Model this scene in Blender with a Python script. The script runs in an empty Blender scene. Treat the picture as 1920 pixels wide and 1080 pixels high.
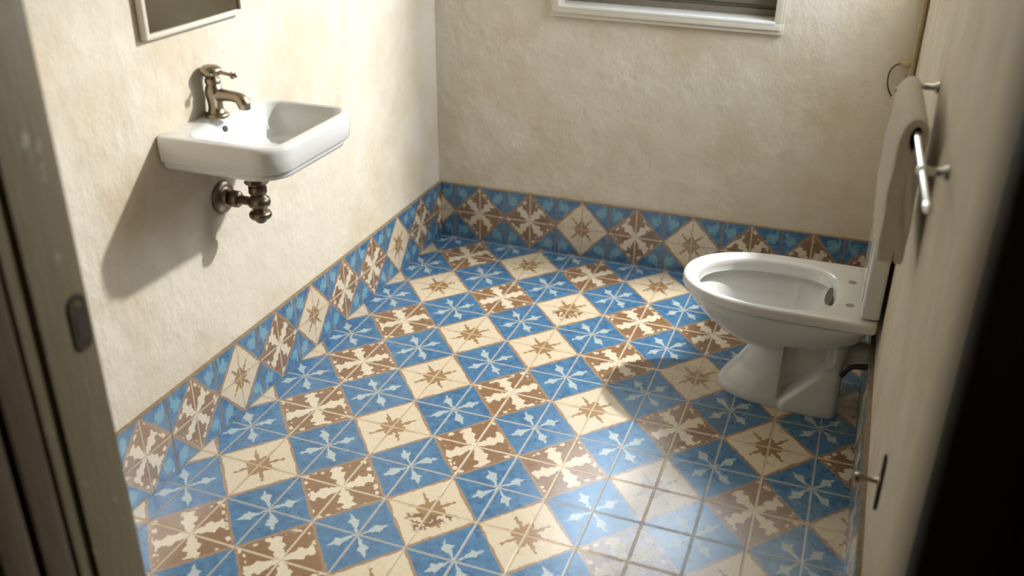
import bpy, bmesh, math, random
from mathutils import Vector, Matrix
random.seed(4)
scene = bpy.context.scene
col = scene.collection
PI = math.pi

# ------------------------------------------------------------------ room data
D = 0.14                       # half diagonal of a tile pattern cell along x
DK = 0.14 * 1.147              # the same along y
XL, XR, YB, YF = -0.639, 1.238, 0.9906, -1.60
ZC = 2.62
SK = 0.2545                    # height of the tiled skirting
TH = 0.013                     # how far the skirting stands out

# ------------------------------------------------------------------ helpers
def link(o, parent=None):
    col.objects.link(o)
    if parent is not None:
        o.parent = parent
    return o

def empty(name, loc, label=None, cat=None, group=None):
    o = bpy.data.objects.new(name, None)
    o.empty_display_size = 0.05
    col.objects.link(o)
    o.location = loc
    if label: o['label'] = label
    if cat: o['category'] = cat
    if group: o['group'] = group
    return o

def finish(name, bm, mats, parent=None, smooth=True, angle=40, label=None, cat=None, kind=None, sub=0, world=True):
    """bmesh in world coordinates -> one object (moved into the parent's space)"""
    bmesh.ops.recalc_face_normals(bm, faces=bm.faces[:])
    me = bpy.data.meshes.new(name)
    bm.to_mesh(me); bm.free()
    if not isinstance(mats, (list, tuple)): mats = [mats]
    for m in mats: me.materials.append(m)
    o = bpy.data.objects.new(name, me)
    off = Vector((0, 0, 0)); p = parent
    while p is not None:
        off += p.location; p = p.parent
    # origin at the shape's own middle
    vs = [v.co for v in me.vertices]
    lo = Vector((min(v.x for v in vs), min(v.y for v in vs), min(v.z for v in vs)))
    hi = Vector((max(v.x for v in vs), max(v.y for v in vs), max(v.z for v in vs)))
    c = Vector(((lo.x + hi.x) / 2, (lo.y + hi.y) / 2, lo.z))
    me.transform(Matrix.Translation(-c))
    o.location = c - off
    link(o, parent)
    if smooth:
        me.polygons.foreach_set('use_smooth', [True] * len(me.polygons))
        me.set_sharp_from_angle(angle=math.radians(angle))
    if sub:
        md = o.modifiers.new('sub', 'SUBSURF'); md.levels = sub; md.render_levels = sub
    if label: o['label'] = label
    if cat: o['category'] = cat
    if kind: o['kind'] = kind
    return o

def box(bm, x0, x1, y0, y1, z0, z1, mat=0, bev=0.0, seg=2):
    b2 = bmesh.new()
    bmesh.ops.create_cube(b2, size=1)
    for v in b2.verts:
        v.co = Vector(((x0 + x1) / 2 + v.co.x * (x1 - x0), (y0 + y1) / 2 + v.co.y * (y1 - y0), (z0 + z1) / 2 + v.co.z * (z1 - z0)))
    if bev:
        bmesh.ops.bevel(b2, geom=b2.edges[:], offset=bev, segments=seg, profile=0.6, affect='EDGES')
    merge(bm, b2, mat)

def merge(bm, b2, mat=0, M=None):
    vm = {}
    for v in b2.verts:
        vm[v] = bm.verts.new(M @ v.co if M is not None else v.co)
    for f in b2.faces:
        try:
            nf = bm.faces.new([vm[v] for v in f.verts]); nf.material_index = mat
        except ValueError:
            pass
    b2.free()

def frame_to(d):
    d = Vector(d).normalized()
    up = Vector((0, 0, 1)) if abs(d.z) < 0.95 else Vector((1, 0, 0))
    a = up.cross(d).normalized(); b = d.cross(a).normalized()
    return a, b, d

def lathe(bm, prof, origin, axis, n=40, mat=0, sa=1.0, sb=1.0):
    """prof: list of (radius, distance along axis)"""
    a, b, d = frame_to(axis); o = Vector(origin)
    rings = []
    for r, h in prof:
        if r < 1e-6:
            rings.append([bm.verts.new(o + d * h)])
        else:
            rings.append([bm.verts.new(o + d * h + a * (r * sa * math.cos(2 * PI * i / n)) + b * (r * sb * math.sin(2 * PI * i / n))) for i in range(n)])
    for k in range(len(rings) - 1):
        A, B = rings[k], rings[k + 1]
        for i in range(n):
            j = (i + 1) % n
            if len(A) == 1 and len(B) == 1: continue
            if len(A) == 1: f = bm.faces.new((A[0], B[i], B[j]))
            elif len(B) == 1: f = bm.faces.new((A[i], A[j], B[0]))
            else: f = bm.faces.new((A[i], A[j], B[j], B[i]))
            f.material_index = mat
    for R in (rings[0], rings[-1]):
        if len(R) > 2:
            try: bm.faces.new(R).material_index = mat
            except ValueError: pass

def spline(pts, n):
    """Catmull-Rom through tuples of any length"""
    out = []
    P = [pts[0]] + list(pts) + [pts[-1]]
    segs = len(pts) - 1
    for s in range(segs):
        p0, p1, p2, p3 = P[s], P[s + 1], P[s + 2], P[s + 3]
        m = n // segs + 1
        for i in range(m if s < segs - 1 else m + 1):
            t = i / m
            out.append(tuple(0.5 * ((2 * b) + (-a + c) * t + (2 * a - 5 * b + 4 * c - d) * t * t + (-a + 3 * b - 3 * c + d) * t ** 3)
                             for a, b, c, d in zip(p0, p1, p2, p3)))
    return out

def tube(bm, pts, n=20, mat=0, caps=True):
    """pts: (x,y,z,r)"""
    rings = []
    prev = None
    for i, p in enumerate(pts):
        q0 = Vector(pts[max(i - 1, 0)][:3]); q1 = Vector(pts[min(i + 1, len(pts) - 1)][:3])
        d = (q1 - q0).normalized()
        if prev is None: a, b, _ = frame_to(d)
        else:
            a = (prev - d * prev.dot(d)).normalized(); b = d.cross(a)
        prev = a
        c = Vector(p[:3]); r = p[3]
        rings.append([bm.verts.new(c + a * (r * math.cos(2 * PI * k / n)) + b * (r * math.sin(2 * PI * k / n))) for k in range(n)])
    for A, B in zip(rings, rings[1:]):
        for k in range(n):
            j = (k + 1) % n
            bm.faces.new((A[k], A[j], B[j], B[k])).material_index = mat
    if caps:
        bm.faces.new(rings[0]).material_index = mat
        bm.faces.new(rings[-1]).material_index = mat

def loft(bm, rings, close_first=False, close_last=False, mat=0):
    R = [[bm.verts.new(p) for p in r] for r in rings]
    n = len(R[0])
    for A, B in zip(R, R[1:]):
        for k in range(n):
            j = (k + 1) % n
            bm.faces.new((A[k], A[j], B[j], B[k])).material_index = mat
    def cap(ring, src):
        c = Vector((0, 0, 0))
        for p in src: c += Vector(p)
        cv = bm.verts.new(c / len(src))
        for k in range(n):
            bm.faces.new((ring[k], ring[(k + 1) % n], cv)).material_index = mat
    if close_first: cap(R[0], rings[0])
    if close_last: cap(R[-1], rings[-1])

def smooth(e0, e1, x):
    if e0 == e1: return float(x > e0)
    t = max(0.0, min(1.0, (x - e0) / (e1 - e0)))
    return t * t * (3 - 2 * t)

# ------------------------------------------------------------------ shader maths
def srgb(r, g, b):
    def f(c):
        c /= 255.0
        return c / 12.92 if c <= 0.04045 else ((c + 0.055) / 1.055) ** 2.4
    return (f(r), f(g), f(b), 1.0)

class E_:
    """a tiny expression layer over Math nodes"""
    def __init__(s, nt, v): s.nt = nt; s.v = v
    def op(s, kind, *others, clamp=False):
        n = s.nt.nodes.new('ShaderNodeMath'); n.operation = kind; n.use_clamp = clamp
        for i, o in enumerate((s,) + others):
            v = o.v if isinstance(o, E_) else o
            if isinstance(v, (int, float)): n.inputs[i].default_value = v
            else: s.nt.links.new(v, n.inputs[i])
        return E_(s.nt, n.outputs[0])
    def __add__(s, o): return s.op('ADD', o)
    __radd__ = __add__
    def __sub__(s, o): return s.op('SUBTRACT', o)
    def __rsub__(s, o): return E_(s.nt, float(o)).op('SUBTRACT', s)
    def __mul__(s, o): return s.op('MULTIPLY', o)
    __rmul__ = __mul__
    def abs(s): return s.op('ABSOLUTE')
    def min(s, o): return s.op('MINIMUM', o)
    def max(s, o): return s.op('MAXIMUM', o)
    def sqrt(s): return s.op('SQRT')
    def pos(s, w=0.012):            # 1 where the value is positive, soft over w
        return s.op('MULTIPLY_ADD', 1.0 / w, 0.5, clamp=True)
    def curve(s, pts):
        n = s.nt.nodes.new('ShaderNodeFloatCurve')
        c = n.mapping.curves[0]
        c.points[0].location = pts[0]; c.points[1].location = pts[-1]
        for p in pts[1:-1]: c.points.new(*p)
        for p in c.points: p.handle_type = 'VECTOR'
        n.mapping.update()
        s.nt.links.new(s.v, n.inputs['Value'])
        return E_(s.nt, n.outputs[0])

def new_mat(name):
    m = bpy.data.materials.new(name); m.use_nodes = True
    nt = m.node_tree
    return m, nt, nt.nodes['Principled BSDF']

def noise(nt, vec, scale, detail=3, rough=0.55, out='Fac'):
    n = nt.nodes.new('ShaderNodeTexNoise')
    n.inputs['Scale'].default_value = scale; n.inputs['Detail'].default_value = detail; n.inputs['Roughness'].default_value = rough
    nt.links.new(vec, n.inputs['Vector'])
    return n.outputs[out] if out != 'Fac' else E_(nt, n.outputs[0])

def position(nt):
    g = nt.nodes.new('ShaderNodeNewGeometry')
    return g.outputs['Position']

def mapping(nt, vec, scale=(1, 1, 1), loc=(0, 0, 0)):
    m = nt.nodes.new('ShaderNodeMapping')
    m.inputs['Scale'].default_value = scale; m.inputs['Location'].default_value = loc
    nt.links.new(vec, m.inputs['Vector'])
    return m.outputs[0]

def mix(nt, fac, a, b):
    n = nt.nodes.new('ShaderNodeMix'); n.data_type = 'RGBA'
    def put(sock, v):
        if isinstance(v, E_): v = v.v
        if isinstance(v, (tuple, list)): sock.default_value = v
        elif isinstance(v, (int, float)): sock.default_value = v
        else: nt.links.new(v, sock)
    put(n.inputs[0], fac); put(n.inputs[6], a); put(n.inputs[7], b)
    return n.outputs[2]

def bump(nt, height, strength, dist, bsdf):
    b = nt.nodes.new('ShaderNodeBump')
    b.inputs['Strength'].default_value = strength; b.inputs['Distance'].default_value = dist
    nt.links.new(height.v if isinstance(height, E_) else height, b.inputs['Height'])
    nt.links.new(b.outputs[0], bsdf.inputs['Normal'])

BLUE_L, BLUE_D = srgb(82, 136, 176), srgb(34, 82, 126)
BROWN, BROWN2 = srgb(144, 110, 78), srgb(118, 90, 64)
CREAM, CREAM2 = srgb(214, 203, 182), srgb(203, 188, 161)
LINE = srgb(150, 124, 98)
GROUT = srgb(168, 164, 156)
PALE = srgb(178, 190, 190)

def tile_mat(kind):
    m, nt, bsdf = new_mat('tile_' + kind)
    uvn = nt.nodes.new('ShaderNodeUVMap')
    sep = nt.nodes.new('ShaderNodeSeparateXYZ'); nt.links.new(uvn.outputs[0], sep.inputs[0])
    p0, q0 = E_(nt, sep.outputs[0]), E_(nt, sep.outputs[1])
    pos = position(nt)
    nf = nt.nodes.new('ShaderNodeSeparateColor'); nt.links.new(noise(nt, pos, 75, 2, 0.6, 'Color'), nf.inputs[0])
    nl = nt.nodes.new('ShaderNodeSeparateColor'); nt.links.new(noise(nt, pos, 22, 1, 0.5, 'Color'), nl.inputs[0])
    f1, f2 = E_(nt, nf.outputs[0]) - 0.5, E_(nt, nf.outputs[1]) - 0.5
    l1, l2 = E_(nt, nl.outputs[0]) - 0.5, E_(nt, nl.outputs[1]) - 0.5
    amp = 0.08 if kind.startswith('cream') else 0.13
    p = p0 + f1 * amp + l1 * 0.08
    q = q0 + f2 * amp + l2 * 0.08
    a, b = (p + q) * 0.5, (p - q) * 0.5
    A, B, P, Q = a.abs(), b.abs(), p.abs(), q.abs()
    edge = 1.0 - (P + Q)                           # distorted distance from the cell's edge
    edge0 = 1.0 - (p0.abs() + q0.abs())
    mott = noise(nt, pos, 34, 4, 0.7)
    big = noise(nt, pos, 6, 2, 0.5)
    def arms(pts):
        wa, wb = A.curve(pts), B.curve(pts)
        return (wa - B).pos(0.010).max((wb - A).pos(0.010))
    def petals(pts):                                # along the p and q axes
        P2, Q2 = P * 0.707, Q * 0.707
        return (P2.curve(pts) - Q2).pos(0.01).max((Q2.curve(pts) - P2).pos(0.01))
    blue = mix(nt, (mott * 1.7 + big * 0.5 - 0.65).op('MULTIPLY', 1.0, clamp=True), BLUE_D, BLUE_L)
    if kind == 'blue':
        c = blue
        mk = arms([(0, 0.006), (0.07, 0.014), (0.14, 0.020), (0.19, 0.032), (0.23, 0.050), (0.27, 0.082), (0.30, 0.060), (0.33, 0.026), (0.38, 0.020), (0.42, 0.0), (1, 0)])
        c = mix(nt, mk * 0.9, c, PALE)
        c = mix(nt, (0.020 - edge0 + f1 * 0.07 + l2 * 0.10).pos(0.015), c, LINE)
        gl = GROUT
    elif kind == 'brown':
        base = mix(nt, mott, BROWN2, BROWN)
        mk = arms([(0, 0.022), (0.08, 0.042), (0.14, 0.070), (0.18, 0.058), (0.24, 0.100), (0.28, 0.118), (0.32, 0.070), (0.36, 0.060), (0.40, 0.105), (0.435, 0.085), (0.45, 0.0), (1, 0)])
        v = nt.nodes.new('ShaderNodeTexVoronoi'); v.inputs['Scale'].default_value = 42; v.inputs['Randomness'].default_value = 0.85
        nt.links.new(pos, v.inputs['Vector'])
        dots = (0.40 - E_(nt, v.outputs['Distance'])).pos(0.08) * (0.20 - edge).pos(0.03) * (edge - 0.05).pos(0.03)
        mk = mk.max(dots)
        c = mix(nt, mk, base, CREAM)
        c = mix(nt, (0.062 - edge0 + f1 * 0.09 + l1 * 0.07).pos(0.015), c, LINE)
        c = mix(nt, (0.0 - edge0).pos(0.01), c, blue)
        gl = srgb(205, 190, 165)
    else:
        base = mix(nt, (mott * 0.6 + big * 0.5 - 0.1), CREAM2, CREAM)
        mk = arms([(0, 0.012), (0.05, 0.016), (0.10, 0.040), (0.15, 0.036), (0.19, 0.022), (0.24, 0.036), (0.28, 0.018), (0.31, 0.012), (0.34, 0.028), (0.37, 0.0), (1, 0)])
        mk = mk.max(petals([(0, 0.014), (0.05, 0.024), (0.10, 0.072), (0.175, 0.074), (0.215, 0.022), (0.25, 0.010), (0.29, 0.018), (0.40, 0.004), (1, 0.0)]))
        c = mix(nt, mk, base, srgb(148, 116, 76))
        if kind == 'cream_scrawl':
            w = noise(nt, pos, 36, 2, 0.5)
            scr = (0.06 - (w - 0.5).abs()).pos(0.03) * (-0.1 - q0 + p0 * 0.25).pos(0.05) * (0.62 - P - Q).pos(0.1)
            c = mix(nt, scr, c, BROWN2)
        c = mix(nt, (0.062 - edge0 + f1 * 0.09 + l2 * 0.10).pos(0.015), c, LINE)
        c = mix(nt, (0.0 - edge0).pos(0.01), c, blue)
        gl = srgb(190, 170, 140)
    # pale buds on the blue corners that lie outside the lozenge (skirting tiles)
    dx, dy = P - 0.68, Q - 0.66
    bud = (0.17 - (dx * dx + dy * dy).sqrt() + f1 * 0.4).pos(0.05)
    sprig = (0.03 - (P - 0.84).abs() * 0.8 + f2 * 0.08).pos(0.03) * (Q - 0.62).pos(0.05)
    c = mix(nt, (0.05 - (0.0 - edge0) + l1 * 0.22 + f2 * 0.05).pos(0.015) * (0.0 - edge0).pos(0.01), c, LINE)
    c = mix(nt, bud.max(sprig) * (0.0 - edge0).pos(0.02) * 0.75, c, srgb(120, 168, 184))
    # joints
    j = (0.024 - p0.abs().min(q0.abs()) + f1 * 0.012).pos(0.012)
    jo = (p0.abs().max(q0.abs()) - 0.965 + f2 * 0.02).pos(0.015)
    brk = (noise(nt, pos, 18, 2, 0.5) - 0.28).pos(0.1)
    c = mix(nt, j * brk * 0.85, c, gl)
    c = mix(nt, jo * (0.0 - edge0).pos(0.03), c, srgb(140, 122, 102))
    wear = noise(nt, pos, 120, 4, 0.7)
    c = mix(nt, (wear - 0.62).pos(0.12) * 0.22, c, srgb(120, 112, 100))
    nt.links.new(c, bsdf.inputs['Base Color'])
    r = big * 0.12 + mott * 0.10 + 0.17 + j * 0.15
    nt.links.new(r.v, bsdf.inputs['Roughness'])
    bsdf.inputs['Specular IOR Level'].default_value = 1.0
    bump(nt, mott * 0.25 + wear * 0.2 - j * 1.0 - jo * 0.8 + big * 0.8, 0.35, 0.0025, bsdf)
    return m

def plaster_mat(name, c0, c1, stain, strength=0.8, stain_amt=0.5):
    m, nt, bsdf = new_mat(name)
    pos = position(nt)
    big = noise(nt, pos, 2.2, 3, 0.55); mid = noise(nt, pos, 9, 5, 0.6); fine = noise(nt, pos, 70, 4, 0.65)
    warp = noise(nt, pos, 3.5, 3, 0.6, 'Color')
    vm = nt.nodes.new('ShaderNodeVectorMath'); vm.operation = 'MULTIPLY_ADD'
    nt.links.new(warp, vm.inputs[0]); vm.inputs[1].default_value = (0.35, 0.35, 0.35); nt.links.new(pos, vm.inputs[2])
    v = nt.nodes.new('ShaderNodeTexVoronoi'); v.feature = 'DISTANCE_TO_EDGE'; v.inputs['Scale'].default_value = 5.0
    nt.links.new(vm.outputs[0], v.inputs['Vector'])
    patch = noise(nt, mapping(nt, pos, (1, 1, 1), (3, 7, 1)), 2.6, 3, 0.6)
    crack = (0.012 - E_(nt, v.outputs['Distance'])).pos(0.02) * (patch - 0.58).pos(0.1)
    pit = (0.33 - noise(nt, pos, 130, 2, 0.5)).pos(0.06) * (patch - 0.50).pos(0.15)
    rough_patch = (noise(nt, mapping(nt, pos, (1, 1, 1), (9, 2, 5)), 4.0, 3, 0.6) - 0.52).pos(0.2)
    c = mix(nt, (mid * 1.4 + big * 0.8 - 0.6).op('MULTIPLY', 1.0, clamp=True), c1, c0)
    st = noise(nt, mapping(nt, pos, (1, 1, 0.8), (1, 4, 2)), 3.2, 4, 0.65)
    c = mix(nt, (st - 0.55).pos(0.22) * stain_amt, c, stain)
    c = mix(nt, (crack * 0.4).max(pit) * 0.14, c, srgb(150, 130, 100))
    nt.links.new(c, bsdf.inputs['Base Color'])
    bsdf.inputs['Roughness'].default_value = 0.78
    bsdf.inputs['Specular IOR Level'].default_value = 0.25
    lump = noise(nt, mapping(nt, pos, (1, 1, 0.6)), 22, 3, 0.6)
    h = mid * 1.2 + big * 1.2 + lump * 0.6 + rough_patch * lump * 1.2 + fine * 0.12 - crack * 0.12 - pit * 0.5
    bump(nt, h, strength, 0.012, bsdf)
    return m

def simple(name, c, rough=0.5, metal=0.0, spec=0.5, nscale=30, namt=0.15, bstr=0.0, bscale=60, coat=0.0):
    m, nt, bsdf = new_mat(name)
    pos = position(nt)
    n = noise(nt, pos, nscale, 4, 0.6)
    d = tuple(x * (1 - namt * 1.6) for x in c[:3]) + (1,)
    nt.links.new(mix(nt, (n * 1.8 - 0.4).op('MULTIPLY', 1.0, clamp=True), d, c), bsdf.inputs['Base Color'])
    nt.links.new((n * 0.12 + (rough - 0.06)).v, bsdf.inputs['Roughness'])
    bsdf.inputs['Metallic'].default_value = metal
    bsdf.inputs['Specular IOR Level'].default_value = spec
    if coat: bsdf.inputs['Coat Weight'].default_value = coat; bsdf.inputs['Coat Roughness'].default_value = 0.04
    if bstr: bump(nt, noise(nt, pos, bscale, 4, 0.6), bstr, 0.003, bsdf)
    return m

def painted_wood(name, c, chip, dark):
    m, nt, bsdf = new_mat(name)
    pos = position(nt)
    g = noise(nt, mapping(nt, pos, (30, 30, 2.0)), 3, 4, 0.6)
    ch = noise(nt, mapping(nt, pos, (1, 1, 0.5)), 26, 3, 0.6)
    cc = mix(nt, g, dark, c)
    cc = mix(nt, (ch - 0.68).pos(0.06) * 0.6, cc, chip)
    nt.links.new(cc, bsdf.inputs['Base Color'])
    bsdf.inputs['Roughness'].default_value = 0.55
    bump(nt, g + ch, 0.35, 0.004, bsdf)
    return m

def towel_mat():
    m, nt, bsdf = new_mat('towel_cotton')
    pos = position(nt)
    n = noise(nt, pos, 350, 3, 0.7); b = noise(nt, pos, 12, 3, 0.5)
    nt.links.new(mix(nt, n * 0.6 + b * 0.4, srgb(200, 190, 174), srgb(230, 222, 208)), bsdf.inputs['Base Color'])
    bsdf.inputs['Roughness'].default_value = 0.95
    bsdf.inputs['Sheen Weight'].default_value = 0.4
    bump(nt, n, 0.9, 0.004, bsdf)
    return m

M_blue, M_brown, M_cream, M_scrawl = [tile_mat(k) for k in ('blue', 'brown', 'cream', 'cream_scrawl')]
M_wall = plaster_mat('cream_plaster', srgb(219, 212, 199), srgb(209, 200, 183), srgb(196, 178, 147), 0.36, 0.55)
M_ceil = plaster_mat('ceiling_plaster', srgb(226, 216, 198), srgb(216, 204, 182), srgb(206, 186, 150), 0.3, 0.2)
M_porc = simple('white_glazed_ceramic', srgb(216, 217, 216), 0.13, 0, 0.55, 5, 0.03, coat=0.3)
M_dark_hole = simple('dark_hole', srgb(60, 54, 46), 0.6, 0, 0.3)
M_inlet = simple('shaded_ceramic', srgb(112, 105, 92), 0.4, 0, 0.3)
M_nickel = simple('aged_nickel', srgb(172, 158, 138), 0.32, 1.0, 0.5, 22, 0.22)
M_bronze = simple('aged_bronze', srgb(140, 124, 108), 0.34, 1.0, 0.5, 22, 0.3)
M_chrome = simple('chrome', srgb(205, 205, 202), 0.14, 1.0, 0.5, 22, 0.05)
M_mirror = simple('mirror_silver', srgb(160, 156, 144), 0.04, 1.0, 0.5, 4, 0.03)
M_alu = simple('pale_painted_frame', srgb(214, 208, 194), 0.42, 0.0, 0.5, 20, 0.06)
M_sill = simple('white_gloss_sill', srgb(230, 230, 226), 0.25, 0.0, 0.5, 20, 0.03)
M_sash = simple('grey_sash', srgb(120, 112, 98), 0.45, 0.0, 0.5, 30, 0.2)
M_jamb = painted_wood('grey_painted_wood', srgb(112, 102, 80), srgb(146, 146, 134), srgb(92, 82, 62))
M_jamb_d = painted_wood('brown_painted_wood', srgb(76, 62, 44), srgb(98, 86, 66), srgb(58, 45, 31))
M_leaf = painted_wood('dark_brown_wood', srgb(60, 48, 36), srgb(84, 70, 54), srgb(42, 32, 24))
M_conc = simple('corridor_concrete', srgb(110, 100, 88), 0.8, 0, 0.3, 8, 0.2, 0.3)
M_corr = simple('corridor_wall_paint', srgb(150, 138, 120), 0.8, 0, 0.3, 5, 0.12, 0.3)
M_towel = towel_mat()
M_rubber = simple('black_rubber', srgb(40, 36, 32), 0.5, 0, 0.4)
M_pipe = simple('beige_painted_pipe', srgb(186, 168, 132), 0.45, 0, 0.4, 25, 0.12)
M_screw = simple('white_plastic', srgb(215, 213, 208), 0.3, 0, 0.5, 10, 0.03)

# glass
M_glass, nt, bsdf = new_mat('window_glass')
bsdf.inputs['Base Color'].default_value = (0.96, 0.98, 1, 1)
bsdf.inputs['Transmission Weight'].default_value = 1.0; bsdf.inputs['Roughness'].default_value = 0.0; bsdf.inputs['IOR'].default_value = 1.0
M_water, nt, bsdf = new_mat('toilet_water')
bsdf.inputs['Base Color'].default_value = srgb(150, 148, 138)
bsdf.inputs['Roughness'].default_value = 0.03
wn = noise(nt, position(nt), 25, 2, 0.5); bump(nt, wn, 0.1, 0.003, bsdf)

# ------------------------------------------------------------------ tile floor
brown_cells = {(-3,5),(1,5),(-1,3),(3,3),(5,3),(-3,1),(3,1),(-3,-1),(1,-1),(5,-1),(9,-1),(-3,-3),(1,-3),(3,-3),(7,-3),
               (-1,-5),(5,-5),(-3,-7),(-1,-7),(7,5),(5,-7),(1,-9),(-3,-9)}
scrawl_cells = {(1,3),(1,-5)}

def clip(poly, axis, lim, keep_less):
    out = []
    for i in range(len(poly)):
        a, b = poly[i], poly[(i + 1) % len(poly)]
        ia = (a[axis] <= lim) if keep_less else (a[axis] >= lim)
        ib = (b[axis] <= lim) if keep_less else (b[axis] >= lim)
        if ia: out.append(a)
        if ia != ib:
            t = (lim - a[axis]) / (b[axis] - a[axis])
            out.append(tuple(x + (y - x) * t for x, y in zip(a, b)))
    return out

def build_floor():
    bm = bmesh.new(); uvl = bm.loops.layers.uv.new('UVMap')
    for cu in range(-7, 12):
        for cv in range(-13, 9):
            if (cu + cv) % 2: continue
            if cu % 2 == 0: mi = 0
            elif (cu, cv) in scrawl_cells: mi = 3
            elif (cu, cv) in brown_cells: mi = 1
            else: mi = 2
            poly = [((cu + p) * D, (cv + q) * DK, p, q) for p, q in ((1, 0), (0, 1), (-1, 0), (0, -1))]
            for ax, lim, less in ((0, XL - 0.02, False), (0, XR + 0.02, True), (1, YF - 0.25, False), (1, YB + 0.02, True)):
                poly = clip(poly, ax, lim, less)
                if len(poly) < 3: break
            if len(poly) < 3: continue
            try: f = bm.faces.new([bm.verts.new((x, y, 0)) for x, y, p, q in poly])
            except ValueError: continue
            f.material_index = mi
            for l, c in zip(f.loops, poly): l[uvl].uv = (c[2], c[3])
    # body of the slab below
    b2 = bmesh.new(); box(b2, XL - 0.02, XR + 0.02, YF - 0.25, YB + 0.02, -0.12, -0.001)
    merge(bm, b2, 4)
    o = finish('floor', bm, [M_blue, M_brown, M_cream, M_scrawl, M_conc], smooth=False, kind='structure')
    # keep the tile faces pointing up
    me = o.data
    bm = bmesh.new(); bm.from_mesh(me)
    for f in bm.faces:
        if f.material_index != 4 and f.normal.z < 0: f.normal_flip()
    bm.to_mesh(me); bm.free()
build_floor()

def build_skirting(name, centers, width, seq, place, lim, label=None):
    """centers along the wall; place(s, z, t) -> world point, t = distance from the wall"""
    bm = bmesh.new(); uvl = bm.loops.layers.uv.new('UVMap')
    for c, k in zip(centers, seq):
        s0, s1 = max(c - width / 2, lim[0]), min(c + width / 2, lim[1])
        if s1 - s0 < 0.004: continue
        g = 0.0007
        t = TH + random.uniform(-0.0008, 0.0008)
        pts = [(s0 + g, 0), (s1 - g, 0), (s1 - g, SK - 0.004), (s0 + g, SK - 0.004)]
        front = [bm.verts.new(place(s, z, t)) for s, z in pts]
        f = bm.faces.new(front); f.material_index = {'b': 1, 'c': 2}[k]
        for l, (s, z) in zip(f.loops, pts): l[uvl].uv = ((s - c) / (width / 2), (z - SK / 2) / (SK / 2))
        back = [bm.verts.new(place(s, z, 0.001)) for s, z in pts]
        for i in range(4):
            j = (i + 1) % 4
            bm.faces.new((front[i], front[j], back[j], back[i])).material_index = 0
    # mortar bed and top bead
    s0, s1 = lim
    def slab(z0, z1, t0, t1, mat):
        V = [bm.verts.new(place(s, z, t)) for s in (s0, s1) for z in (z0, z1) for t in (t0, t1)]
        for q in ((0, 1, 3, 2), (4, 6, 7, 5), (0, 4, 5, 1), (2, 3, 7, 6), (0, 2, 6, 4), (1, 5, 7, 3)):
            bm.faces.new([V[i] for i in q]).material_index = mat
    slab(0.0, SK - 0.006, 0.0005, TH - 0.0035, 3)
    slab(SK - 0.004, SK, 0.0005, TH + 0.0006, 3)
    mortar = simple('mortar_' + name, srgb(160, 142, 118), 0.8, 0, 0.3, 60, 0.3, 0.4)
    o = finish(name, bm, [M_blue, M_brown, M_cream, mortar], smooth=False, kind='structure')
    return o
lw = 0.2235
lc = [0.766 + lw * i for i in range(1, -11, -1)]
lseq = 'cbc' + 'bbcb' + 'cbc' + 'bc'
# from the back corner towards the door: brown .766, cream .535, brown .295, brown .069, cream -.143, brown -.373, cream -.595, brown -.821, cream
lseq = ['b', 'b', 'c', 'b', 'b', 'c', 'b', 'c', 'b', 'b', 'c', 'c']
build_skirting('baseboard_left', lc, lw, lseq, lambda s, z, t: (XL + t, s, z), (YF, YB))
bw = 0.237
bc = [0.038 + bw * i for i in range(-3, 6)]
bseq = ['c', 'b', 'b', 'c', 'b', 'c', 'b', 'b', 'b']
build_skirting('baseboard_back', bc, bw, bseq, lambda s, z, t: (s, YB - t, z), (XL + TH + 0.001, XR - TH - 0.001))
rc = [0.87 - bw * i for i in range(0, 11)]
build_skirting('baseboard_right', rc, bw, ['b', 'b', 'c', 'b', 'c', 'b', 'b', 'c', 'b', 'c', 'b'], lambda s, z, t: (XR - t, s, z), (YF, YB - 0.0))

# ------------------------------------------------------------------ walls
def wall_with_hole(name, horiz, span, zr, thick, hole, mat, sign, coord):
    """horiz 'x' or 'y': direction the wall runs; hole (s0,s1,z0,z1) or None"""
    bm = bmesh.new()
    t0, t1 = sorted((coord, coord + sign * thick))
    def bx(s0, s1, z0, z1):
        if s1 - s0 < 1e-4 or z1 - z0 < 1e-4: return
        if horiz == 'x': box(bm, s0, s1, t0, t1, z0, z1)
        else: box(bm, t0, t1, s0, s1, z0, z1)
    if hole is None: bx(span[0], span[1], zr[0], zr[1])
    else:
        h0, h1, z0, z1 = hole
        bx(span[0], h0, zr[0], zr[1]); bx(h1, span[1], zr[0], zr[1])
        bx(h0, h1, zr[0], z0); bx(h0, h1, z1, zr[1])
    return finish(name, bm, mat, smooth=False, kind='structure')

WX0, WX1, WZ0, WZ1 = -0.098, 0.737, 1.058, 2.05        # back window opening
TY0, TY1, TZ0, TZ1 = 0.02, 0.985, 1.35, 2.46           # high transom opening in the right wall
DX0, DX1, DZ = -0.14, 1.228, 2.08                       # doorway
wall_with_hole('wall_left', 'y', (YF, YB + 0.2), (-0.12, ZC), 0.16, None, M_wall, -1, XL)
wall_with_hole('wall_back', 'x', (XL, XR), (-0.12, ZC), 0.20, (WX0, WX1, WZ0, WZ1), M_wall, 1, YB)
wall_with_hole('wall_right', 'y', (YF, YB + 0.2), (-0.12, ZC), 0.16, (TY0, TY1, TZ0, TZ1), M_wall, 1, XR)
wall_with_hole('wall_front', 'x', (XL, XR), (0.0, ZC), 0.25, (DX0, DX1, -0.001, DZ), M_wall, -1, YF)
bm = bmesh.new(); box(bm, XL - 0.16, XR + 0.16, YF - 0.25, YB + 0.2, ZC, ZC + 0.1)
finish('ceiling', bm, M_ceil, smooth=False, kind='structure')

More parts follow.
